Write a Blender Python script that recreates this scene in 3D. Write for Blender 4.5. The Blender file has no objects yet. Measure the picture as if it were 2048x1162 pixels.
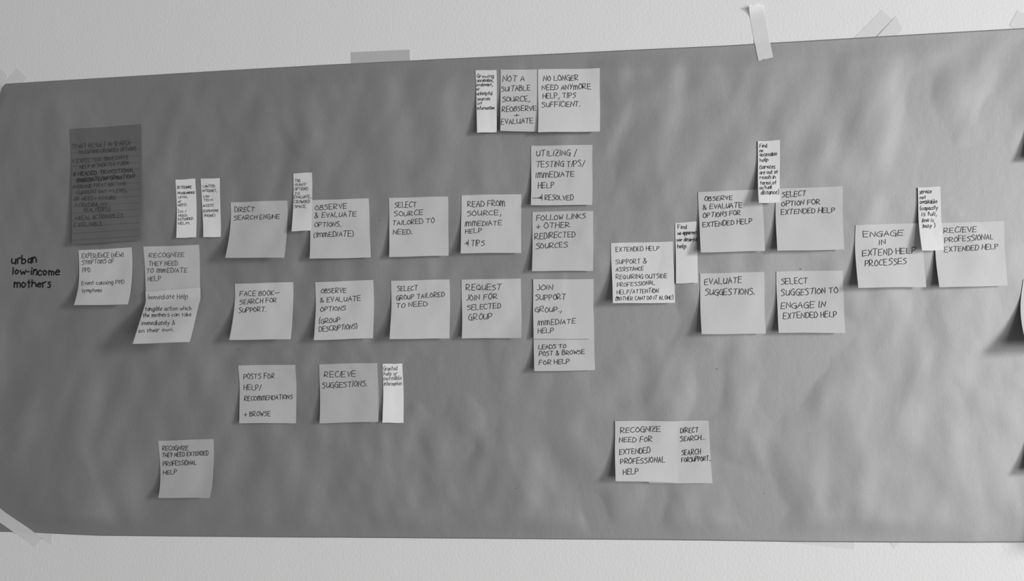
import bpy, math, random
import numpy as np

# ------------------------------------------------------------------ camera, light, exposure
SC = bpy.context.scene
COL = SC.collection
W, H, F = 2048, 1162, 1500.0
CAM = np.array([0.0, -0.935, 1.5])
def nrm(v): return v / np.linalg.norm(v)
# directions of the wall's horizontal and vertical as the camera sees them (x right, y down, z forward)
_r = nrm(np.array([15061.0, -324.0, -1500.0]))
_u = np.array([-374.0, -29600.0, 1500.0]); _u = nrm(_u - _r * (_u @ _r))
_y = np.cross(_u, _r)
M = np.array([_r, _y, _u])
cam_data = bpy.data.cameras.new('camera')
cam_data.sensor_width = 36.0
cam_data.lens = F / W * 36.0
cam_data.clip_start = 0.01
cam = bpy.data.objects.new('camera', cam_data)
COL.objects.link(cam)
right, down, fwd = M[:, 0], M[:, 1], M[:, 2]
from mathutils import Matrix, Vector
cam.matrix_world = Matrix(((right[0], -down[0], -fwd[0], CAM[0]),
                           (right[1], -down[1], -fwd[1], CAM[1]),
                           (right[2], -down[2], -fwd[2], CAM[2]),
                           (0, 0, 0, 1)))
SC.camera = cam

world = bpy.data.worlds.new('world'); SC.world = world
world.use_nodes = True
world.node_tree.nodes['Background'].inputs[0].default_value = (1, 1, 1, 1)
world.node_tree.nodes['Background'].inputs[1].default_value = 0.255

def area(name, loc, target, sx, sy, power):
    l = bpy.data.lights.new(name, 'AREA'); l.shape = 'RECTANGLE'; l.size = sx; l.size_y = sy; l.energy = power
    o = bpy.data.objects.new(name, l); COL.objects.link(o)
    o.location = loc
    o.rotation_euler = (Vector(target) - Vector(loc)).to_track_quat('-Z', 'Y').to_euler()
    return o
area('window_light', (4.0, -2.35, 2.1), (0, 0, 1.5), 0.75, 1.0, 238)
area('wide_fill_light', (2.5, -2.8, 0.9), (0, 0, 1.5), 1.6, 1.2, 88)  # low, broad fill added to brighten the kraft sheet's gloss towards the right

vs = SC.view_settings
vs.view_transform = 'Standard'; vs.look = 'None'; vs.gamma = 1.0; vs.use_curve_mapping = False
vs.exposure = -0.73

# ------------------------------------------------------------------ helpers
def at(px, py, h=0.0):
    """pixel of the photograph -> point on the plane h metres in front of the wall: (x, z)"""
    d = M @ np.array([(px - W / 2) / F, (py - H / 2) / F, 1.0])
    t = (-h - CAM[1]) / d[1]
    p = CAM + d * t
    return p[0], p[2]

def mesh(name, verts, faces, mat, parent=None, smooth=True):
    me = bpy.data.meshes.new(name)
    me.from_pydata([tuple(v) for v in verts], [], faces)
    me.materials.append(mat)
    if smooth: me.polygons.foreach_set('use_smooth', [True] * len(me.polygons))
    me.update()
    o = bpy.data.objects.new(name, me); COL.objects.link(o)
    if parent is not None: o.parent = parent
    return o

def tag(o, label=None, cat=None, group=None, kind=None):
    if label: o['label'] = label
    if cat: o['category'] = cat
    if group: o['group'] = group
    if kind: o['kind'] = kind
    return o

# ------------------------------------------------------------------ materials
def material(name, base, rough=0.6, spec=0.3):
    m = bpy.data.materials.new(name); m.use_nodes = True
    b = m.node_tree.nodes['Principled BSDF']
    b.inputs['Base Color'].default_value = (base, base, base, 1)
    b.inputs['Roughness'].default_value = rough
    b.inputs['Specular IOR Level'].default_value = spec
    return m, m.node_tree, b

def noise(nt, scale, detail=3, rough=0.5, stretch=(1, 1, 1), rot=(0, 0, 0)):
    tc = nt.nodes.new('ShaderNodeNewGeometry')
    mp = nt.nodes.new('ShaderNodeMapping'); mp.inputs['Scale'].default_value = stretch
    mp.inputs['Rotation'].default_value = rot
    n = nt.nodes.new('ShaderNodeTexNoise')
    n.inputs['Scale'].default_value = scale; n.inputs['Detail'].default_value = detail
    n.inputs['Roughness'].default_value = rough
    nt.links.new(tc.outputs['Position'], mp.inputs['Vector'])
    nt.links.new(mp.outputs[0], n.inputs['Vector'])
    return n.outputs['Fac']

def bump(nt, bsdf, height, strength, dist, prev=None):
    bp = nt.nodes.new('ShaderNodeBump')
    bp.inputs['Strength'].default_value = strength; bp.inputs['Distance'].default_value = dist
    nt.links.new(height, bp.inputs['Height'])
    if prev is not None: nt.links.new(prev, bp.inputs['Normal'])
    nt.links.new(bp.outputs[0], bsdf.inputs['Normal'])
    return bp.outputs[0]

def vary(nt, bsdf, fac, a, b):
    r = nt.nodes.new('ShaderNodeMapRange')
    r.inputs['From Min'].default_value = 0.3; r.inputs['From Max'].default_value = 0.7
    r.inputs['To Min'].default_value = a; r.inputs['To Max'].default_value = b
    nt.links.new(fac, r.inputs['Value'])
    c = nt.nodes.new('ShaderNodeCombineColor')
    for k in range(3): nt.links.new(r.outputs[0], c.inputs[k])
    nt.links.new(c.outputs[0], bsdf.inputs['Base Color'])

MW, nt, b = material('wall_paint', 0.80, 0.55, 0.3)
n1 = bump(nt, b, noise(nt, 310, 1.5, 0.5, (1, 1, 0.9)), 0.42, 0.0006)
bump(nt, b, noise(nt, 9, 2), 0.2, 0.004, n1)

MK, nt, b = material('kraft_paper', 0.20, 0.70, 1.0); b.inputs['IOR'].default_value = 2.45
vary(nt, b, noise(nt, 700, 3, 0.6, (1, 1, 0.6)), 0.086, 0.110)
n1 = bump(nt, b, noise(nt, 42, 3, 0.55, (1, 1, 0.55), (0, 0.5, 0)), 0.25, 0.0016)
bump(nt, b, noise(nt, 900, 2), 0.35, 0.0003, n1)

def paper(name, base):
    m, nt, b = material(name, base, 0.6, 0.25)
    vary(nt, b, noise(nt, 1200, 2), base * 0.975, base * 1.025)
    bump(nt, b, noise(nt, 60, 2), 0.3, 0.0008)
    return m
PAPERS = {}
def paper_mat(t):
    if t not in PAPERS: PAPERS[t] = paper('note_paper_%d' % round(t * 100), t)
    return PAPERS[t]
MI, _, _ = material('pen_ink', 0.028, 0.6, 0.2)
MI2, _, _ = material('thin_pen_ink', 0.07, 0.6, 0.2)
MI3, _, _ = material('faded_pen_ink', 0.045, 0.6, 0.3)
MM, _, _ = material('marker_ink', 0.012, 0.6, 0.2)
MR, _, _ = material('ruled_line_ink', 0.095, 0.7, 0.1)

def tape_mat(name, base, clear):
    m, nt, b = material(name, base, 0.45, 0.4)
    tr = nt.nodes.new('ShaderNodeBsdfTransparent')
    mx = nt.nodes.new('ShaderNodeMixShader'); mx.inputs[0].default_value = clear
    out = nt.nodes['Material Output']
    nt.links.new(b.outputs[0], mx.inputs[1]); nt.links.new(tr.outputs[0], mx.inputs[2])
    nt.links.new(mx.outputs[0], out.inputs[0])
    bump(nt, b, noise(nt, 300, 2, 0.5, (1, 1, 0.3)), 0.25, 0.0004)
    return m
MT = tape_mat('masking_tape', 0.90, 0.36)
MTD = tape_mat('grey_tape', 0.58, 0.12)

# ------------------------------------------------------------------ the wall
def box(name, x0, x1, y0, y1, z0, z1, mat):
    v = [(x, y, z) for x in (x0, x1) for y in (y0, y1) for z in (z0, z1)]
    f = [(0, 1, 3, 2), (4, 6, 7, 5), (0, 4, 5, 1), (2, 3, 7, 6), (0, 2, 6, 4), (1, 5, 7, 3)]
    return mesh(name, v, f, mat, smooth=False)
wall = box('wall_back', -2.6, 3.6, 0.0, 0.12, 0.0, 2.7, MW)
tag(wall, 'white painted wall with a fine stippled plaster texture', kind='structure')

# ------------------------------------------------------------------ kraft paper sheet: a crumpled height field
GX0, GX1, GZ0, GZ1, GS = -0.80, 1.12, 1.10, 1.95, 0.0025
gx = np.arange(GX0, GX1, GS); gz = np.arange(GZ0, GZ1, GS)
def field(seed, lx, lz, ang=0.0, pad=96):
    """gaussian random field, correlation lengths lx, lz in metres, unit variance"""
    rng = np.random.default_rng(seed)
    nx, nz = len(gx) + pad, len(gz) + pad
    a = np.fft.rfft2(rng.standard_normal((nz, nx)))
    kz = np.fft.fftfreq(nz, GS)[:, None]; kx = np.fft.rfftfreq(nx, GS)[None, :]
    c, s = math.cos(ang), math.sin(ang)
    k1 = kx * c + kz * s; k2 = -kx * s + kz * c
    g = np.exp(-2 * (math.pi ** 2) * ((k1 * lx) ** 2 + (k2 * lz) ** 2) * 0.5)
    r = np.fft.irfft2(a * g, s=(nz, nx))[:len(gz), :len(gx)]
    return (r - r.mean()) / r.std()
X2, Z2 = np.meshgrid(gx, gz)
KH = 0.0020 + 0.00075 * field(3, 0.060, 0.110, 0.2) + 0.00060 * field(11, 0.022, 0.040, 0.25) + 0.00038 * field(8, 0.013, 0.022, -0.3)
mod = np.clip(0.9 + 0.5 * field(5, 0.12, 0.12), 0.2, 2)
KH += 0.00009 * mod * field(21, 0.008, 0.014, 0.45)
def sstep(t): t = np.clip(t, 0, 1); return t * t * (3 - 2 * t)
def ridge(p0, p1, amp, wid, side, wa=0.6, wb=1.6):
    """a soft fold between two pixels; side > 0 is steeper to the left"""
    global KH
    a = np.array(at(*p0)); b_ = np.array(at(*p1)); d = b_ - a; L = np.linalg.norm(d); d = d / L
    t = ((X2 - a[0]) * d[0] + (Z2 - a[1]) * d[1]) / L
    q = (X2 - a[0]) * d[1] - (Z2 - a[1]) * d[0]
    prof = np.exp(-(q / np.where(q * side > 0, wid * wa, wid * wb)) ** 2)
    KH = KH + amp * prof * sstep(t / 0.3 + 0.4) * sstep((1 - t) / 0.3 + 0.4)
ridge((-40, 860), (170, 1085), 0.0085, 0.05, 1, 1.1, 2.2)
ridge((-25, 420), (-25, 860), 0.0022, 0.035, 1, 1.0, 1.0)
ridge((150, 860), (230, 1075), 0.0014, 0.02, -1)
ridge((890, 150), (850, 420), 0.0016, 0.045, -1)
ridge((640, 160), (600, 330), 0.0010, 0.03, 1)
ridge((690, 870), (780, 1060), 0.0012, 0.02, 1)
ridge((1000, 900), (1090, 1060), 0.0010, 0.02, -1)
ridge((1260, 180), (1200, 330), 0.0011, 0.018, -1)
ridge((1380, 640), (1300, 820), 0.0012, 0.02, 1)
ridge((1500, 860), (1560, 1010), 0.0011, 0.02, 1)
ridge((1860, 690), (1780, 900), 0.0013, 0.02, 1)
ridge((1990, 120), (1900, 300), 0.0010, 0.02, -1)
# sheet stands off the wall along its lower right edge
bx0 = at(2038, 1085)[0]; bx1 = at(2190, 1085)[0]; bz = at(2000, 1086)[1]
KH += 0.055 * sstep((X2 - bx0) / (bx1 - bx0)) * np.exp(-((Z2 - bz) / 0.05) ** 2) + 0.004 * sstep((X2 - bx0 + 0.12) / 0.2) * np.exp(-((Z2 - bz) / 0.04) ** 2)

TOP_PX = [(-60, 171), (12, 167.5), (200, 156), (420, 142.5), (650, 129.5), (900, 117), (1450, 91), (1850, 67.3), (2048, 56), (2700, 18)]
BOT_PX = [(-60, 1062), (0, 1063.5), (65, 1065), (200, 1071.5), (400, 1073.5), (900, 1077), (1400, 1081), (1582, 1084), (1850, 1085.5), (1920, 1085.3), (1980, 1085), (2048, 1085), (2200, 1086), (2700, 1088)]
TOP = np.array([at(*p) for p in TOP_PX]); BOT = np.array([at(*p) for p in BOT_PX])
LEFT_X = at(-14, 600)[0]; RIGHT_X = 1.10
def top_z(x):
    z = np.interp(x, TOP[:, 0], TOP[:, 1])
    cx, cz = at(12, 167.5); ex, ez = at(-2, 186)
    return np.where(x < cx, np.minimum(z, cz + (x - cx) * (cz - ez) / (cx - ex)), z)
def bot_z(x): return np.interp(x, BOT[:, 0], BOT[:, 1])
# keep the sheet clear of the wall, flat where edges are held
zt = top_z(X2)
KH = np.maximum(KH, 0.0007)
zb = bot_z(X2); held = 1 - sstep((X2 - at(1820, 1085)[0]) / 0.06)
edge = np.minimum(sstep(np.abs(zt - Z2) / 0.03), 1 - held * (1 - sstep(np.abs(zb - Z2) / 0.03)))
KH = 0.0007 + (KH - 0.0007) * (0.12 + 0.88 * edge)
KH = np.maximum(KH, 0.0007)
def kh(x, z):
    x = np.clip((np.asarray(x) - GX0) / GS, 0, len(gx) - 1.001); z = np.clip((np.asarray(z) - GZ0) / GS, 0, len(gz) - 1.001)
    i = x.astype(int); j = z.astype(int); fx = x - i; fz = z - j
    return (KH[j, i] * (1 - fx) * (1 - fz) + KH[j, i + 1] * fx * (1 - fz) + KH[j + 1, i] * (1 - fx) * fz + KH[j + 1, i + 1] * fx * fz)

for k in range(4):      # the cut edges lie where the picture shows them, at the height the sheet has there
    TOP = np.array([at(*p, float(kh(*q))) for p, q in zip(TOP_PX, TOP)]); BOT = np.array([at(*p, float(kh(*q))) for p, q in zip(BOT_PX, BOT)])
nxk, nzk = 720, 320
xs = np.linspace(LEFT_X, RIGHT_X, nxk); ts = np.linspace(0, 1, nzk)
XX = np.repeat(xs[None, :], nzk, 0); ZB = bot_z(xs)[None, :]; ZT = top_z(xs)[None, :]
ZZ = ZB + (ZT - ZB) * ts[:, None]
YY = -kh(XX, ZZ)
co = np.stack([XX, YY, ZZ], -1).reshape(-1, 3)
idx = np.arange(nxk * nzk).reshape(nzk, nxk)
quads = np.stack([idx[:-1, :-1], idx[:-1, 1:], idx[1:, 1:], idx[1:, :-1]], -1).reshape(-1, 4)
me = bpy.data.meshes.new('kraft_paper_sheet')
me.vertices.add(len(co)); me.vertices.foreach_set('co', co.ravel())
me.loops.add(quads.size); me.loops.foreach_set('vertex_index', quads.ravel())
me.polygons.add(len(quads)); me.polygons.foreach_set('loop_start', np.arange(0, quads.size, 4))
me.polygons.foreach_set('loop_total', np.full(len(quads), 4)); me.polygons.foreach_set('use_smooth', np.ones(len(quads), bool))
me.materials.append(MK); me.update(); me.validate()
sheet = bpy.data.objects.new('kraft_paper_sheet', me); COL.objects.link(sheet)
so = sheet.modifiers.new('thickness', 'SOLIDIFY'); so.thickness = 0.00006; so.offset = -1; so.use_flat_faces = True
tag(sheet, 'long crumpled mid-grey sheet of kraft paper taped across the white wall', 'paper')

# ------------------------------------------------------------------ handwriting: a single-stroke alphabet
GL = {
'A': 'l003860 l1353', 'B': 'l0800 c0848573504 c0445624000', 'C': 'c673805023061', 'D': 'l0800 c083865623000',
'E': 'l0800 l0868 l0454 l0060', 'F': 'l0800 l0868 l0454', 'G': 'c67380502306164 l3464 l646a', 'H': 'l0800 l6860 l0464',
'I': 'l1800', 'J': 'c48422001', 'K': 'l0800 l6804 l0460', 'L': 'l080060', 'M': 'l0700 c0005173640 c4045577680',
'N': 'l00086068', 'O': 'c38050230626538', 'P': 'l0800 c0848664403', 'Q': 'c38050230626538 l3270',
'R': 'l0800 c0848664403 l0370', 'S': 'c67380635623000', 'T': 'l0878 l4830', 'U': 'c07022052 l6760', 'V': 'l083068',
'W': 'l0820456088', 'X': 'l0860 l6800', 'Y': 'l0834 l6820', 'Z': 'l08680060 l2454', '&': 'c7017384602104073',
'+': 'l3630 l0363', '-': 'l0333', '_': 'l0494', '/': 'l005a l5a00', '(': 'c2905012a', ')': 'c0925210a', ',': 'l210b',
'.': 'l0010', '?': 'c0628462322 l2021', ':': 'l0010 l0515', '>': 'l0464 l466442', '*': 'l0474 l467442 l8980',
'a': 'c5425022052 l5550', 'b': 'l0800 c0335523000', 'c': 'c5425022051', 'd': 'c5425022052 l5850',
'e': 'c03534525022051', 'f': 'c47282420 l0545', 'g': 'c5425022052 c55503c0b', 'h': 'l0800 c03355350',
'i': 'l0500 l0717', 'k': 'l0800 l4502 l1340', 'l': 'l0800', 'm': 'l0500 c03254340 c43658380', 'n': 'l0500 c03355350',
'o': 'c2503205325', 'p': 'l050c c0335523000', 'r': 'l0500 c033545', 's': 'c451513423000', 't': 'l2720 l0545',
'u': 'c05022052 l5550', 'v': 'l052045', 'w': 'l0520446085', 'x': 'l0550 l5500', 'y': 'l0531 l550c', 'z': 'l05550050',
}
YV = {c: i for i, c in enumerate('0123456789')}; YV.update(a=-1, b=-2, c=-3)
def parse(s):
    out = []; w = 1
    for st in s.split():
        if 'l005a' in st: pts = [(0, -1), (5, 9)]
        elif 'l5a00' in st: continue
        else: pts = [(int(st[i]), YV[st[i + 1]]) for i in range(1, len(st), 2)]
        w = max(w, max(p[0] for p in pts)); out.append((st[0], pts))
    return out, w
GLY = {k: parse(v) for k, v in GL.items()}

def spline(p, n=4):
    p = np.array(p, float); q = np.vstack([2 * p[0] - p[1], p, 2 * p[-1] - p[-2]]); out = []
    for i in range(1, len(q) - 2):
        for t in np.arange(n) / n:
            out.append(0.5 * ((2 * q[i]) + (-q[i - 1] + q[i + 1]) * t + (2 * q[i - 1] - 5 * q[i] + 4 * q[i + 1] - q[i + 2]) * t * t + (-q[i - 1] + 3 * q[i] - 3 * q[i + 1] + q[i + 2]) * t ** 3))
    out.append(q[-2]); return np.array(out)
def text_strokes(text, x0, y0, x1, y1, h, rng):
    """pixel polylines of one written line: baseline (x0,y0)-(x1,y1), capital height h"""
    adv = []; x = 0.0
    for ch in text:
        if ch == ' ': x += 4.6; adv.append(None); continue
        st, w = GLY[ch]; w2 = w * (0.92 + 0.16 * rng.random())
        adv.append((x, w2 / w)); x += w2 + 2.0 + 0.7 * rng.random()
    total = max(x - 2.3, 1.0)
    out = []
    for ch, a in zip(text, adv):
        if a is None: continue
        dy = rng.uniform(-0.35, 0.35); sy = rng.uniform(0.90, 1.12); sl = 0.05 + rng.uniform(-0.09, 0.09); rt = rng.uniform(-0.05, 0.07)
        for kind, pts in GLY[ch][0]:
            p = np.array(pts, float) + np.array([[rng.uniform(-.42, .42), rng.uniform(-.42, .42)] for _ in pts])
            if kind == 'c' and len(p) > 2: p = spline(p, 4)
            elif len(p) >= 2:
                q = []
                for i in range(len(p) - 1):
                    bow = rng.uniform(-.25, .25); d = p[i + 1] - p[i]; m = (p[i] + p[i + 1]) / 2 + np.array([-d[1], d[0]]) * bow * 0.12
                    q += [p[i], m]
                p = np.array(q + [p[-1]])
            gxx = p[:, 0] * a[1]; gy = p[:, 1] * sy + dy + gxx * rt
            gxx = a[0] + gxx + sl * gy
            t = gxx / total
            px = x0 + (x1 - x0) * t; py = y0 + (y1 - y0) * t - gy / 8.0 * h
            out.append(np.stack([px, py], 1))
    return out
def ribbons(polys, wd, surf, lift):
    """polylines in wall x,z -> flat ink ribbons lying on the surface surf(x, z) -> height"""
    V = []; Fc = []
    for p in polys:
        if len(p) < 2: continue
        d = np.gradient(p, axis=0); L = np.linalg.norm(d, axis=1, keepdims=True); L[L < 1e-9] = 1e-9; d = d / L
        nn = np.stack([-d[:, 1], d[:, 0]], 1) * wd / 2
        p = p.copy(); p[0] -= d[0] * wd * .4; p[-1] += d[-1] * wd * .4
        A = p + nn; B = p - nn; b0 = len(V)
        hA = surf(A[:, 0], A[:, 1]) + lift; hB = surf(B[:, 0], B[:, 1]) + lift
        for i in range(len(p)):
            V.append((A[i, 0], -hA[i], A[i, 1])); V.append((B[i, 0], -hB[i], B[i, 1]))
        for i in range(len(p) - 1):
            k = b0 + 2 * i; Fc.append((k, k + 1, k + 3, k + 2))
    return V, Fc
def to_wall(poly, surf):
    """pixels -> wall x,z of the spot that the pixel shows on the surface"""
    poly = np.asarray(poly, float)
    d = (M @ np.stack([(poly[:, 0] - W / 2) / F, (poly[:, 1] - H / 2) / F, np.ones(len(poly))])).T
    h = np.full(len(poly), 0.003)
    for k in range(24):
        t = (-h - CAM[1]) / d[:, 1]
        x = CAM[0] + d[:, 0] * t; z = CAM[2] + d[:, 2] * t
        h = 0.5 * h + 0.5 * surf(x, z) if k > 1 else surf(x, z)
    return np.stack([x, z], 1)

# ------------------------------------------------------------------ sticky notes
SQ = 'square sticky notes on the kraft paper'
NR = 'narrow strip sticky notes on the kraft paper'
class Note: pass
NOTES = {}
def note(key, quad, lift, tone, label, group, frame=None, lines=(), ht=0.0006, p=2.0, v0=0.15, pen=0.00074, ink=None, curl=(0, 0), wave=0.0, seed=None, name='sticky_note', cat='sticky note'):
    """quad: TL TR BR BL pixels; lift: (left, right) height in mm of the bottom corners; curl: extra mm at the two bottom corners"""
    n = Note(); rng = random.Random(seed or sum(map(ord, key)) * 7)
    hl, hr = lift[0] / 1000, lift[1] / 1000
    hh = [ht, ht, ht + hr, ht + hl]; P = []
    for i in range(4):
        px, py = quad[2 * i], quad[2 * i + 1]; h = hh[i]
        for _ in range(5):
            x, z = at(px, py, h); h = hh[i] + float(kh(x, z))
        P.append((x, z))
    P = np.array(P)
    def prof(v): return np.clip((v - v0) / (1 - v0), 0, 1) ** p
    def height(u, v, x, z):
        s = prof(v)
        c = curl[0] / 1000 * np.clip((v - u) * 1.6 - 0.75, 0, 1) ** 2 + curl[1] / 1000 * np.clip((v + u - 1) * 1.6 - 0.75, 0, 1) ** 2
        return kh(x, z) * (1 - 0.6 * s) + kb * 0.6 * s + ht + s * (hl + (hr - hl) * u) + c + wave / 1000 * np.sin(u * math.pi) * v
    kb = float(kh(P[:, 0], P[:, 1])[2:].mean())
    def pt(u, v):
        T = P[0] + (P[1] - P[0]) * np.asarray(u)[..., None]; B = P[3] + (P[2] - P[3]) * np.asarray(u)[..., None]
        return T + (B - T) * np.asarray(v)[..., None]
    def surf(x, z):
        x = np.asarray(x, float); z = np.asarray(z, float)
        u = np.full(x.shape, .5); v = np.full(x.shape, .5)
        for _ in range(6):
            q = pt(u, v); du = (P[1] - P[0]) * (1 - v)[..., None] + (P[2] - P[3]) * v[..., None]
            dv = (P[3] - P[0]) * (1 - u)[..., None] + (P[2] - P[1]) * u[..., None]
            rx = x - q[..., 0]; rz = z - q[..., 1]; det = du[..., 0] * dv[..., 1] - du[..., 1] * dv[..., 0]
            u = u + (rx * dv[..., 1] - rz * dv[..., 0]) / det; v = v + (du[..., 0] * rz - du[..., 1] * rx) / det
        return height(u, v, x, z)
    NU = NV = 32
    U, V = np.meshgrid(np.linspace(0, 1, NU + 1), np.linspace(0, 1, NV + 1))
    q = pt(U, V)
    # edges are never ruler-straight
    q = q + np.stack([0.0002 * np.sin(V * 7 + rng.random() * 6), 0.0002 * np.sin(U * 6 + rng.random() * 6)], -1)
    hgt = height(U, V, q[..., 0], q[..., 1])
    base = np.array([P[:, 0].mean(), 0.0, P[:2, 1].mean()])
    front = np.stack([q[..., 0], -hgt, q[..., 1]], -1).reshape(-1, 3)
    back = front + np.array([0, 0.00022, 0])
    co = np.vstack([front, back]) - base
    n1 = NU + 1; N0 = n1 * (NV + 1); faces = []
    for j in range(NV):
        for i in range(NU):
            a = j * n1 + i; faces.append((a, a + n1, a + n1 + 1, a + 1)); faces.append((a + N0, a + 1 + N0, a + n1 + 1 + N0, a + n1 + N0))
    rim = [i for i in range(n1)] + [j * n1 + NU for j in range(1, NV + 1)] + [NV * n1 + i for i in range(NU - 1, -1, -1)] + [j * n1 for j in range(NV - 1, 0, -1)]
    co = np.vstack([co, co[rim], co[[k + N0 for k in rim]]]); R0 = 2 * N0; nr_ = len(rim)
    for i in range(nr_):
        j = (i + 1) % nr_; faces.append((R0 + i, R0 + j, R0 + nr_ + j, R0 + nr_ + i))
    o = mesh(name, co, faces, paper_mat(tone)); o.location = base
    tag(o, label, cat, group)
    o.data.polygons.foreach_set('use_smooth', [True] * (2 * NU * NV) + [False] * len(rim))
    n.obj = o; n.surf = surf; n.base = base; n.pt = pt; n.height = height; NOTES[key] = n
    if lines:
        ox, oy, s = frame; polys = []
        for ln in lines:
            tx, x0, y0, x1, y1, hc = ln[:6]; hc *= 0.98 if any(ch.islower() for ch in tx) and group == NR else (0.9 if any(ch.islower() for ch in tx) else 0.93)
            for st in text_strokes(tx, ox + x0 / s, oy + y0 / s, ox + x1 / s, oy + y1 / s, hc / s, rng):
                polys.append(to_wall(st, surf))
        Vv, Ff = ribbons(polys, pen, surf, 0.00020)
        t = mesh('handwriting', np.array(Vv) - base, Ff, ink or MI, o)
    return n

fA = (0, 220, 4.15); fB = (0, 470, 4.15); fC = (250, 330, 4.15); fD = (250, 560, 4.15); fE = (430, 330, 5.81); fF = (430, 540, 5.81)
fG = (430, 700, 5.12); fH = (280, 850, 6.835); fJ = (340, 350, 8.94); fK = (750, 370, 6.606); fL = (750, 540, 6.606); fM = (920, 120, 6.827)
fO = (1040, 270, 4.006); fP = (1040, 540, 5.283); fQ = (1200, 430, 6.114); fR = (1370, 260, 4.469); fS = (1370, 520, 5.851)
fT = (1690, 350, 4.648); fU = (1190, 820, 6.835)

nr = note('ruled', (139.3, 258, 282.4, 248.4, 279.5, 480.7, 143.9, 488.7), (9, 4), 0.145,
     'dark tall ruled sheet covered in dense writing, at the upper left of the kraft paper', None, fA, [
     ('START RESULT IN SEARCH', 600, 322, 1080, 290, 38), ('TO EXPAND CROWDED OPTIONS', 650, 368, 1130, 335, 34),
     ('> EXPECTING IMMEDIATE', 600, 445, 1065, 405, 34), ('HELP IN SHORTER FORM', 665, 487, 1070, 452, 32),
     ('A HEADED: TRANSITIONAL', 610, 548, 1115, 510, 33), ('A HEADED: TRANSITIONAL', 612, 551, 1117, 513, 33),
     ('IMMEDIATE/INFORMATION?', 635, 600, 1120, 562, 33), ('IMMEDIATE/INFORMATION?', 637, 603, 1122, 565, 33),
     ('AVERAGE FIRST BIRTH IN', 605, 655, 1045, 625, 32), ('CURRENT DAY > LEVEL', 640, 700, 1055, 680, 32),
     ('OF NEED I ASSUME', 620, 752, 965, 740, 32), ('> CREDIBILITY', 620, 803, 890, 798, 32), ('REAL PEOPLE', 700, 845, 920, 835, 34),
     ('> REAL ACTIONABLES', 620, 915, 1020, 890, 34), ('C RELIABLE', 615, 970, 850, 958, 32)],
     p=1.7, v0=0.1, pen=.0006, ink=MI3, name='ruled_note_sheet', cat='note')
rl = []
for i in range(15):
    y = 268 + i * 55.6
    yl = y + 34
    a = to_wall(np.stack([np.linspace((592 + i * .9) / 4.15, 1163 / 4.15, 14), 220 + np.linspace(yl, y, 14) / 4.15], 1), nr.surf); rl.append(a)
Vv, Ff = ribbons(rl, 0.0005, nr.surf, 0.00014)
mesh('ruled_lines', np.array(Vv) - nr.base, Ff, MR, nr.obj)

note('ppd', (156.6, 500.6, 262.7, 495, 255.4, 609, 147, 610.5), (16, 14), 0.60,
     'grey square note on PPD symptoms, directly below the dark ruled sheet', SQ, fB, [
     ('EXPERIENCE (NEW)', 680, 192, 1025, 180, 38), ('SYMPTOMS OF', 680, 245, 945, 230, 36), ('PPD', 685, 310, 748, 308, 36),
     ('Event causing PPD', 678, 415, 1030, 405, 36), ('symptoms', 680, 475, 845, 472, 34)], p=2.4, v0=.1, pen=.0007, ink=MI2)
note('imn', (286, 493.4, 397.5, 489.8, 399.4, 605, 291, 610), (5, 5), 0.53,
     'grey square note reading RECOGNIZE THEY NEED IMMEDIATE HELP, overlapped below by a curled note', SQ, fC, [
     ('RECOGNIZE', 198, 768, 490, 762, 40), ('THEY NEED', 198, 836, 435, 832, 38), ('TO IMMEDIATE', 180, 895, 515, 890, 38), ('HELP', 192, 965, 295, 960, 38)], ink=MI2)
note('imm', (290.5, 583, 399.9, 575, 379.6, 684, 264.5, 687.7), (37, 30), 0.60,
     'strongly curled pale square note headed Immediate Help, its bottom jutting out to the left', SQ, fD, [
     ('Immediate Help', 192, 162, 520, 155, 46), ('tangible action which', 168, 258, 550, 248, 38), ('the mothers can take', 150, 308, 550, 300, 36),
     ('immediately &', 139, 375, 412, 370, 40), ('on their own.', 114, 438, 405, 425, 38)], ht=.0048, p=1.08, v0=.18, pen=.00062)
note('na1', (351.2, 359.5, 390.3, 357.3, 392.6, 474.5, 352.6, 475.8), (5, 4), 0.80,
     'left one of the two pale narrow strips above the RECOGNIZE THEY NEED note', NR, fJ, [
     ('DETERMINE', 130, 245, 390, 238, 48), ('PROGRAMMER', 140, 345, 445, 332, 42), ('LEVEL', 145, 415, 320, 410, 40), ('OF', 145, 497, 205, 490, 32),
     ('NEED.', 145, 560, 305, 548, 44), (',', 135, 610, 150, 610, 24), ('DO I', 148, 675, 280, 672, 42), ('NEED', 150, 745, 305, 740, 38),
     ('EXTENDED', 145, 815, 410, 800, 44), ('HELP?.', 148, 888, 365, 882, 44)], pen=.00052)
note('na2', (401, 357.6, 438.8, 356.4, 441.2, 473.6, 406.3, 474.7), (4, 3), 0.78,
     'right one of the two pale narrow strips above the RECOGNIZE THEY NEED note', NR, fJ, [
     ('LIMITED', 590, 222, 805, 215, 44), ('INTERNET,', 588, 305, 840, 302, 46), ('LOW-', 595, 408, 720, 400, 42), ('TECH', 600, 468, 762, 465, 38),
     ('ACCESS', 590, 570, 775, 560, 46), ('(EXPENSIVE', 595, 668, 868, 655, 44), ('PHONE)', 612, 752, 805, 742, 48)], pen=.00052)
note('direct', (461, 404.4, 574.2, 401, 567.7, 515.5, 450.3, 515.5), (18, 15), 0.52,
     'grey square note reading DIRECT SEARCH ENGINE, bottom edge curled outwards', SQ, fE, [
     ('DIRECT', 232, 545, 455, 540, 58), ('SEARCH ENGINE', 222, 640, 750, 622, 52)], p=2.0, v0=.12)
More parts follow.
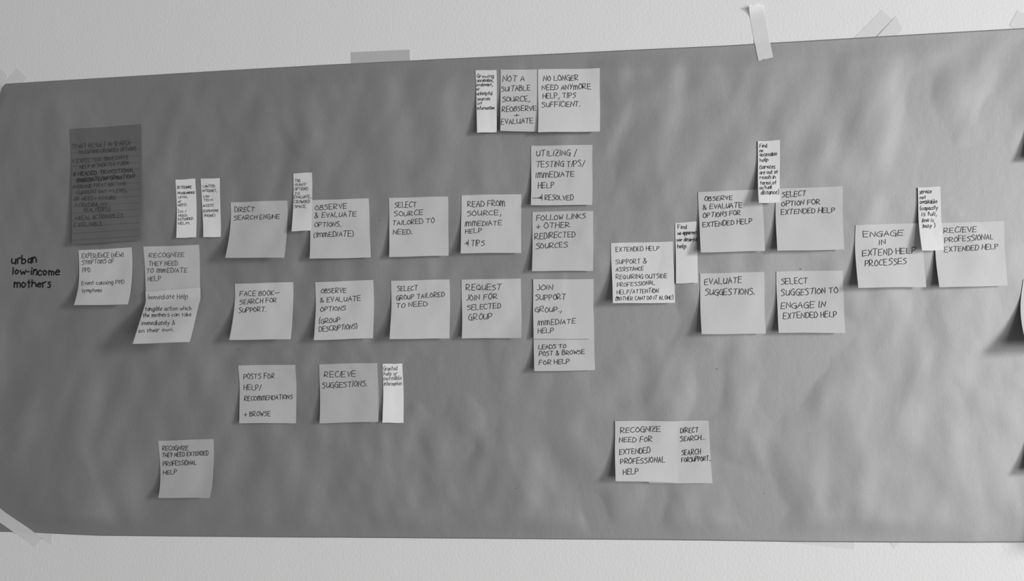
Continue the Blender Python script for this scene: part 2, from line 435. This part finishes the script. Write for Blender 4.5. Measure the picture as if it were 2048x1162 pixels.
note('obs', (619.5, 400.5, 736.7, 396.8, 740.8, 515, 619.3, 517.6), (9, 5), 0.58,
     'grey square note with OBSERVE & EVALUATE OPTIONS and a bracketed IMMEDIATE', SQ, fE, [
     ('OBSERVE', 1165, 525, 1528, 505, 60), ('& EVALUATE', 1158, 615, 1642, 592, 60), ('OPTIONS.', 1158, 718, 1465, 715, 58), ('(IMMEDIATE)', 1150, 842, 1605, 825, 62)])
note('many', (586.3, 346.9, 623.6, 345, 622, 461, 583, 462.5), (9, 7), 0.72,
     'pale narrow strip reading TOO MANY OPTIONS, overlapping the corner of a square note', NR, fE, [
     ('TOO', 932, 200, 990, 198, 34), ('MANY', 932, 245, 1055, 243, 34), ('OPTIONS', 925, 298, 1080, 292, 36), ('TO', 928, 348, 980, 345, 32),
     ('EVALUATE,', 920, 390, 1118, 382, 36), ('CROWDED', 925, 445, 1100, 440, 34), ('SPACE.', 922, 500, 1065, 495, 32)], ht=.001, pen=.00052)
note('fb', (469.2, 567.5, 585.8, 564.4, 580.6, 678.6, 458, 679.8), (18, 14), 0.60,
     'grey square note ending SEARCH FOR SUPPORT, curled outwards at its bottom edge', SQ, fF, [
     ('FACE BOOK_', 290, 305, 750, 292, 56), ('SEARCH FOR', 290, 400, 715, 372, 56), ('SUPPORT.', 278, 495, 595, 482, 56)], p=1.9, v0=.15)
note('obsg', (630.5, 564.4, 746.7, 560, 746, 676.5, 627.6, 680.3), (13, 8), 0.60,
     'grey square note reading OBSERVE & EVALUATE OPTIONS with GROUP DESCRIPTIONS in brackets', SQ, fF, [
     ('OBSERVE', 1235, 268, 1525, 262, 56), ('& EVALUATE', 1222, 375, 1690, 355, 58), ('OPTIONS', 1225, 480, 1515, 468, 54),
     ('(GROUP', 1212, 625, 1455, 600, 60), ('DESCRIPTIONS)', 1212, 718, 1650, 680, 58)])
note('posts', (476.3, 730.9, 590.5, 729.3, 592.1, 846.1, 478.2, 846.5), (8, 5), 0.52,
     'grey square note reading POSTS FOR HELP/ RECOMMENDATIONS + BROWSE', SQ, fG, [
     ('POSTS FOR', 293, 298, 610, 290, 56), ('HELP/', 297, 408, 480, 408, 54), ('RECOMMENDATIONS', 300, 520, 795, 500, 48), ('+ BROWSE', 300, 678, 570, 675, 50)])
note('recs', (638.4, 728.3, 754.6, 725.8, 756.6, 843.6, 639.4, 846.5), (8, 6), 0.50,
     'grey square note reading RECIEVE SUGGESTIONS, beside a bright narrow strip', SQ, fG, [
     ('RECIEVE', 1118, 280, 1438, 272, 58), ('SUGGESTIONS.', 1100, 392, 1560, 368, 60)])
note('gra', (765.4, 727.9, 804.6, 727, 807.3, 845.5, 765.2, 845.5), (5, 4), 0.86,
     'bright narrow strip just right of the RECIEVE SUGGESTIONS note', NR, fG, [
     ('Granted', 1727, 210, 1865, 205, 42), ('help or', 1730, 262, 1868, 258, 42), ('incredible', 1730, 312, 1912, 303, 42), ('information', 1732, 365, 1912, 360, 42)], pen=.00052, ink=MI2)
note('prof', (315.8, 881.5, 426.6, 878, 421.2, 995.6, 316.3, 995.6), (12, 9), 0.46,
     'darker square note standing alone at lower left, reading RECOGNIZE THEY NEED EXTENDED PROFESSIONAL HELP', SQ, fH, [
     ('RECOGNIZE', 308, 348, 660, 340, 62), ('THEY NEED EXTENDED', 305, 440, 935, 410, 60), ('PROFESSIONAL', 318, 560, 775, 540, 64), ('HELP', 322, 675, 500, 668, 58)], p=2.6, v0=.25, curl=(0, 4))
note('sels', (777.2, 395.7, 895.8, 393, 896.8, 511.5, 777.7, 513.8), (10, 6), 0.58,
     'grey square note reading SELECT SOURCE TAILORED TO NEED', SQ, fK, [
     ('SELECT', 262, 300, 545, 290, 72), ('SOURCE', 255, 415, 630, 395, 66), ('TAILORED TO', 235, 535, 785, 495, 66), ('NEED.', 245, 655, 495, 645, 64)])
note('read', (922.6, 390.4, 1042.2, 388.2, 1041.9, 505.5, 921, 506.7), (9, 5), 0.60,
     'grey square note reading READ FROM SOURCE, IMMEDIATE HELP with an arrow to TIPS', SQ, fK, [
     ('READ FROM', 1225, 288, 1712, 275, 76), ('SOURCE,', 1220, 408, 1670, 395, 70), ('IMMEDIATE', 1192, 545, 1675, 530, 66),
     ('HELP', 1195, 640, 1405, 632, 62), ('* TIPS', 1180, 812, 1445, 800, 74)])
note('selg', (782.1, 561.5, 899.1, 558.9, 899.1, 677, 779, 678), (14, 8), 0.60,
     'grey square note reading SELECT GROUP TAILORED TO NEED', SQ, fL, [
     ('SELECT', 298, 280, 565, 270, 64), ('GROUP TAILORED', 285, 400, 915, 348, 62), ('TO NEED', 285, 500, 690, 470, 62)])
note('req', (922.9, 559.4, 1041.7, 557, 1043.2, 675.5, 924, 677), (8, 5), 0.60,
     'grey square note reading REQUEST JOIN FOR SELECTED GROUP, lower right corner curling forward', SQ, fL, [
     ('REQUEST', 1208, 268, 1665, 262, 80), ('JOIN FOR', 1208, 405, 1620, 380, 74), ('SELECTED', 1222, 530, 1660, 500, 68), ('GROUP', 1238, 670, 1550, 640, 78)], curl=(0, 5))
note('grow', (950.8, 140.8, 993, 139.9, 993.4, 264.3, 953.9, 265.2), (9, 5), 0.74,
     'pale narrow strip filled with small writing, leftmost of the top row of notes', NR, fM, [
     ('Growing', 232, 240, 460, 240, 44), ('unreliable,', 232, 298, 458, 298, 42), ('irrelevant,', 228, 358, 445, 355, 42), ('or', 228, 415, 270, 415, 40),
     ('unhelpful', 232, 480, 442, 478, 48), ('sources', 238, 555, 410, 548, 44), ('of', 240, 612, 300, 610, 40), ('information', 238, 680, 470, 672, 46)], pen=.00062)
note('nota', (1000.9, 139.3, 1122, 138.5, 1123, 264.2, 1000.3, 261.8), (8, 4), 0.60,
     'grey square note reading NOT A SUITABLE SOURCE, half covered by its right neighbour', SQ, fM, [
     ('NOT A', 585, 290, 880, 285, 78), ('SUITABLE', 568, 432, 958, 412, 70), ('SOURCE,', 580, 570, 960, 562, 72), ('REOBSERVE', 575, 708, 1040, 690, 72),
     ('+', 735, 775, 805, 768, 50), ('EVALUATE', 562, 880, 1000, 860, 72)])
note('nolo', (1076, 138.7, 1199.8, 136.1, 1200, 262.8, 1076.4, 264.7), (8.5, 5), 0.68,
     'pale square note reading NO LONGER NEED ANYMORE HELP, TIPS SUFFICIENT', SQ, fM, [
     ('NO LONGER', 1138, 285, 1618, 278, 74), ('NEED ANYMORE', 1118, 410, 1785, 395, 72), ('HELP, TIPS', 1132, 525, 1580, 515, 74), ('SUFFICIENT.', 1115, 645, 1640, 632, 74)], ht=.0014)
note('util', (1062.5, 291.7, 1184.8, 290, 1184.8, 409.8, 1062, 410.3), (8, 4), 0.60,
     'grey square note reading UTILIZING/ TESTING TIPS/ IMMEDIATE HELP with an arrow to RESOLVED', SQ, fO, [
     ('UTILIZING /', 135, 170, 455, 165, 48), ('TESTING TIPS/', 130, 258, 520, 250, 48), ('IMMEDIATE', 128, 342, 432, 332, 44), ('HELP', 145, 428, 270, 422, 44),
     ('_', 100, 526, 165, 526, 42), ('* RESOLVED', 150, 522, 425, 520, 42)])
note('foll', (1065, 423.5, 1186.5, 421.8, 1186.5, 541.6, 1064.2, 542), (8, 4), 0.57,
     'grey square note reading FOLLOW LINKS + OTHER REDIRECTED SOURCES', SQ, fO, [
     ('FOLLOW LINKS', 133, 685, 525, 668, 42), ('+ OTHER', 132, 750, 400, 738, 44), ('REDIRECTED', 120, 835, 440, 815, 46), ('SOURCES', 128, 912, 378, 898, 44)])
note('lead', (1065.6, 622, 1187, 620, 1190, 740.3, 1068.4, 742.5), (9, 5), 0.58,
     'grey note reading LEADS TO POST & BROWSE, upper half hidden under the JOIN note', SQ, fP, [
     ('LEADS TO', 195, 838, 485, 822, 44), ('POST & BROWSE', 203, 908, 682, 885, 48), ('FOR HELP', 203, 1000, 522, 990, 48)], p=3)
note('join', (1066, 558.5, 1186.7, 558, 1187.6, 677.2, 1066.9, 677.6), (4.5, 3.2), 0.60,
     'grey square note reading JOIN SUPPORT GROUP, IMMEDIATE HELP, stuck over the note below', SQ, fP, [
     ('JOIN', 182, 212, 348, 205, 58), ('SUPPORT', 165, 320, 485, 310, 60), ('GROUP.,', 160, 445, 440, 440, 56), ('IMMEDIATE', 190, 582, 582, 565, 54), ('HELP', 190, 668, 355, 662, 52)], ht=.0014)
note('ext', (1221.8, 486.4, 1345.9, 483, 1350.5, 605.5, 1226.2, 606.6), (14, 5), 0.72,
     'pale square note headed EXTENDED HELP and filled with seven lines of writing', SQ, fQ, [
     ('EXTENDED HELP', 195, 450, 722, 432, 54), ('SUPPORT &', 192, 598, 570, 590, 56), ('ASSISTANCE', 198, 688, 530, 678, 50),
     ('REQUIRING OUTSIDE', 198, 782, 820, 768, 54), ('PROFESSIONAL', 208, 880, 670, 850, 52), ('HELP/ATTENTION', 208, 970, 712, 948, 54),
     ('(MOTHER CANT DO IT ALONE)', 193, 1045, 895, 1030, 48)], pen=.00062)
note('noap', (1350.8, 445.9, 1393, 443, 1396.3, 565.8, 1352.4, 567), (3, 3), 0.76,
     'bright narrow strip reading Find no apparent nor desired help', NR, fQ, [
     ('Find', 952, 168, 1058, 168, 48), ('no apparent', 952, 242, 1182, 235, 46), ('nor desired', 942, 325, 1178, 320, 46), ('help', 948, 408, 1052, 405, 48)], pen=.00068)
note('obse', (1396.4, 384.2, 1524, 378.5, 1530.7, 501.7, 1402, 505), (10, 5), 0.60,
     'grey square note reading OBSERVE & EVALUATE OPTIONS FOR EXTENDED HELP', SQ, fR, [
     ('OBSERVE', 178, 635, 425, 622, 40), ('& EVALUATE', 160, 712, 510, 690, 44), ('OPTIONS FOR', 165, 785, 495, 758, 44), ('EXTENDED HELP', 160, 868, 598, 835, 46)])
note('selo', (1551.5, 377.5, 1685.5, 372.5, 1688.2, 499, 1554.6, 501.7), (10, 5), 0.58,
     'grey square note reading SELECT OPTION FOR EXTENDED HELP', SQ, fR, [
     ('SELECT', 868, 600, 1080, 588, 48), ('OPTION FOR', 862, 682, 1208, 660, 44), ('EXTENDED HELP', 860, 755, 1340, 735, 46)])
note('acce', (1516, 282.4, 1560.2, 280, 1560.9, 405, 1518, 406), (10, 7), 0.76,
     'bright narrow strip reading Find no accessible help, bridging two square notes', NR, fR, [
     ('Find', 668, 158, 732, 156, 34), ('no', 668, 200, 700, 198, 32), ('accessible', 668, 235, 820, 228, 34), ('help', 670, 285, 742, 280, 36), ('(services', 668, 348, 805, 345, 36),
     ('are out of', 668, 395, 828, 390, 34), ('reach in', 670, 438, 808, 436, 34), ('terms of', 672, 488, 815, 484, 34), ('actual', 668, 530, 775, 526, 34), ('distance)', 680, 578, 838, 572, 38)], ht=.0014, pen=.00062)
note('eval', (1400, 546.8, 1528.6, 544, 1531.2, 667.5, 1403.3, 668.4), (9, 6), 0.60,
     'grey square note reading EVALUATE SUGGESTIONS', SQ, fS, [
     ('EVALUATE', 228, 290, 658, 265, 70), ('SUGGESTIONS.', 238, 412, 815, 400, 72)])
note('sug', (1552.9, 543, 1685.8, 540.5, 1691.3, 665.6, 1558, 665.8), (10, 7), 0.60,
     'grey square note reading SELECT SUGGESTION TO ENGAGE IN EXTENDED HELP', SQ, fS, [
     ('SELECT', 1125, 285, 1435, 275, 72), ('SUGGESTION TO', 1125, 420, 1785, 385, 72), ('ENGAGE IN', 1122, 570, 1638, 550, 70), ('EXTENDED HELP', 1148, 688, 1775, 665, 72)])
note('enga', (1711, 450, 1845.5, 446, 1852, 574, 1717, 575.5), (13, 7), 0.62,
     'grey square note reading ENGAGE IN EXTEND HELP PROCESSES', SQ, fT, [
     ('ENGAGE', 170, 578, 540, 560, 54), ('IN', 315, 648, 375, 645, 42), ('EXTEND HELP', 165, 755, 655, 725, 58), ('PROCESSES', 185, 848, 570, 825, 56)])
note('recv', (1869.5, 446.5, 2008, 442, 2015, 571, 1878.5, 575), (9, 5), 0.62,
     'pale square note reading RECIEVE PROFESSIONAL EXTENDED HELP, furthest right', SQ, fT, [
     ('RECIEVE', 920, 542, 1220, 525, 54), ('PROFESSIONAL', 925, 628, 1380, 595, 52), ('EXTENDED HELP', 925, 715, 1425, 685, 50)], pen=.0007, ink=MI2)
note('serv', (1835.6, 375, 1880.6, 373, 1888, 500.6, 1844, 501), (10, 6), 0.74,
     'bright narrow strip about service not available, bridging the two rightmost square notes', NR, fT, [
     ('service', 693, 175, 805, 168, 38), ('not', 698, 222, 750, 220, 34), ('available', 695, 268, 855, 262, 36), ('(capacity', 700, 325, 862, 320, 36),
     ('is full,', 715, 380, 855, 378, 34), ('line is', 718, 440, 825, 435, 36), ('busy )', 725, 490, 835, 485, 38)], ht=.0014, pen=.00062)
note('dirs', (1287.5, 843, 1416.8, 841.2, 1424.8, 966.6, 1298, 966.3), (5, 3.5), 0.59,
     'grey note reading DIRECT SEARCH..., left half hidden under the RECOGNIZE NEED note', SQ, fU, [
     ('DIRECT', 1170, 312, 1415, 305, 70), ('SEARCH...', 1165, 430, 1510, 400, 66), ('SEARCH', 1185, 615, 1445, 605, 72), ('FORSUPPORT..', 1185, 712, 1580, 690, 64)])
note('need', (1229.8, 841.7, 1352.8, 842, 1356, 965.3, 1231, 962.2), (12, 6), 0.62,
     'pale square note reading RECOGNIZE NEED FOR EXTENDED PROFESSIONAL HELP, at the bottom centre', SQ, fU, [
     ('RECOGNIZE', 348, 308, 898, 290, 74), ('NEED FOR', 332, 442, 780, 430, 72), ('EXTENDED', 335, 608, 750, 585, 80), ('PROFESSIONAL', 350, 740, 955, 710, 76), ('HELP', 388, 885, 590, 875, 80)], ht=.0014)
# notes at the right border of the picture: one shows its edge, the others their shadows
note('edge', (2046.6, 558.5, 2186, 554, 2195, 696, 2056, 700), (26, 16), 0.66,
     'pale note cut off by the right border, only its left edge and shadow showing', SQ)
note('edge2', (2060, 190, 2196, 186, 2200, 312, 2062, 316), (10, 6), 0.62,
     'note just past the right border at upper right, casting a soft shadow into view', SQ)
note('edge3', (2060, 826, 2196, 823, 2200, 946, 2063, 948), (12, 7), 0.62,
     'note just past the right border at lower right, casting a soft shadow into view', SQ)

# ------------------------------------------------------------------ writing straight on the kraft paper
rng = random.Random(5); polys = []
for tx, x0, y0, x1, y1, hc in [('urban', 100, 242, 305, 232, 72), ('low-income', 108, 330, 495, 335, 62), ('mothers', 120, 434, 420, 430, 62)]:
    for st in text_strokes(tx, x0 / 4.15, 470 + y0 / 4.15, x1 / 4.15, 470 + y1 / 4.15, hc / 4.15, rng): polys.append(to_wall(st, kh))
Vv, Ff = ribbons(polys, 0.0017, kh, 0.00035)
tag(mesh('handwriting', Vv, Ff, MM, sheet), 'words urban low-income mothers in thick black marker')
for px, py, r_ in [(1601, 538, 1.1), (1495, 532, .6), (477, 698.5, .9), (1434, 738, .9), (760.5, 441, .8), (749, 589.5, .8), (1032, 976, .7), (264, 861, .6), (1528, 987, .6)]:
    x, z = at(px, py, .002); V = []
    for k in range(8):
        a = k * math.pi / 4; xx = x + math.cos(a) * r_ / 1500; zz = z + math.sin(a) * r_ / 1500 * .8; V.append((xx, -float(kh(xx, zz)) - .0004, zz))
    mesh('pen_speck', V, [tuple(range(7, -1, -1))], MI, sheet)

# ------------------------------------------------------------------ tapes
def tape(quad, label, mat, over, name='masking_tape', rag=0.0008, bulge=0.0, peel=0.0, seed=1, n=14, m=6):
    """quad pixels: end A left, end A right, end B right, end B left; over: lies on the sheet, else runs behind it"""
    r = random.Random(seed); P = np.array([at(quad[2 * i], quad[2 * i + 1], .0015 if over else .0003) for i in range(4)])
    jA = [r.uniform(-1, 1) * rag for _ in range(m + 1)]; jB = [r.uniform(-1, 1) * rag for _ in range(m + 1)]
    ax = nrm((P[3] + P[2]) / 2 - (P[0] + P[1]) / 2)
    fr = []
    for j in range(n + 1):
        for i in range(m + 1):
            u, v = i / m, j / n
            p = (P[0] * (1 - u) + P[1] * u) * (1 - v) + (P[3] * (1 - u) + P[2] * u) * v
            if j == 0: p = p + ax * jA[i]
            if j == n: p = p + ax * jB[i]
            if over:
                dz = min(float(top_z(p[0])) - p[1], p[1] - float(bot_z(p[0])))
                inside = float(sstep((dz + 0.004) / 0.004)); base = float(kh(p[0], np.clip(p[1], float(bot_z(p[0])), float(top_z(p[0])))))
                h = 0.0003 + inside * (base + 0.0003)
            else: h = 0.0003
            h += bulge * math.sin(math.pi * v) * 0.0 + peel * max(0, 1 - v * 5) ** 2 * (1 - u * .7)
            fr.append((p[0], -h, p[1]))
    fr = np.array(fr); bk = fr + np.array([0, 0.00014, 0]); N0 = len(fr); n1 = m + 1; faces = []
    c = fr.mean(0)
    for j in range(n):
        for i in range(m):
            a = j * n1 + i; faces.append((a, a + n1, a + n1 + 1, a + 1)); faces.append((a + N0, a + 1 + N0, a + n1 + 1 + N0, a + n1 + N0))
    rim = list(range(n1)) + [j * n1 + m for j in range(1, n + 1)] + [n * n1 + i for i in range(m - 1, -1, -1)] + [j * n1 for j in range(n - 1, 0, -1)]
    co = np.vstack([fr, bk]); co = np.vstack([co, co[rim], co[[k + N0 for k in rim]]]); R0 = 2 * N0; nr_ = len(rim)
    for i in range(nr_):
        j = (i + 1) % nr_; faces.append((R0 + i, R0 + j, R0 + nr_ + j, R0 + nr_ + i))
    c[1] = 0
    o = mesh(name, co - c, faces, mat); o.location = c
    tag(o, label, 'tape', 'strips of tape holding the kraft paper')
    return o
tape((1497, 14.5, 1527, 9.5, 1546, 117, 1516, 121.5), 'pale strip of masking tape running down over the top edge of the kraft paper', MT, True, peel=.006, rag=.0012, seed=4)
tape((702, 104.5, 703, 150, 821, 145, 819.5, 99), 'flat grey strip of tape lying level behind the top edge, left of centre', MTD, False, rag=.0002, name='grey_tape')
tape((1764, 20, 1786, 39, 1732, 98, 1709, 75), 'pale slanting tape at top right, the left of two side by side', MT, False, rag=.0012, seed=7)
tape((1792, 31, 1807, 59, 1763, 104, 1741, 84), 'pale slanting tape at top right, the right of two side by side', MT, False, rag=.0012, seed=9)
tape((2036, 20, 2060, 34, 2050, 80, 2020, 48), 'pale torn tape at the far upper right corner of the picture', MT, False, rag=.0016, seed=12)
tape((-20, 120, 14, 150, -8, 205, -40, 180), 'pale tape stuck over the cut upper left corner of the kraft paper', MT, True, rag=.0012, seed=14)
tape((34, 136, 55, 155, 22, 196, -4, 178), 'pale tape behind the upper left corner, rising to the right', MT, False, rag=.0012, seed=16)
tape((85, 1077, 68, 1095, -24, 1026, -24, 994), 'pale tape slanting over the lower left corner of the kraft paper', MT, True, rag=.0010, seed=18)
tape((106, 1068, 104, 1091, 66, 1065, 70, 1040), 'small torn tape end peeping out beside the lower left tape', MT, False, rag=.0012, seed=20)
tape((1712, 1060, 1709, 1099.5, 1582, 1085, 1584, 1060), 'long pale wedge of tape showing under the bottom edge at right', MT, False, rag=.0003, seed=22)
tape((1776, 1080, 1806, 1074, 1800, 1087, 1789, 1097.5), 'tiny pale triangle of tape under the bottom edge at right', MT, False, rag=.0004, seed=24)
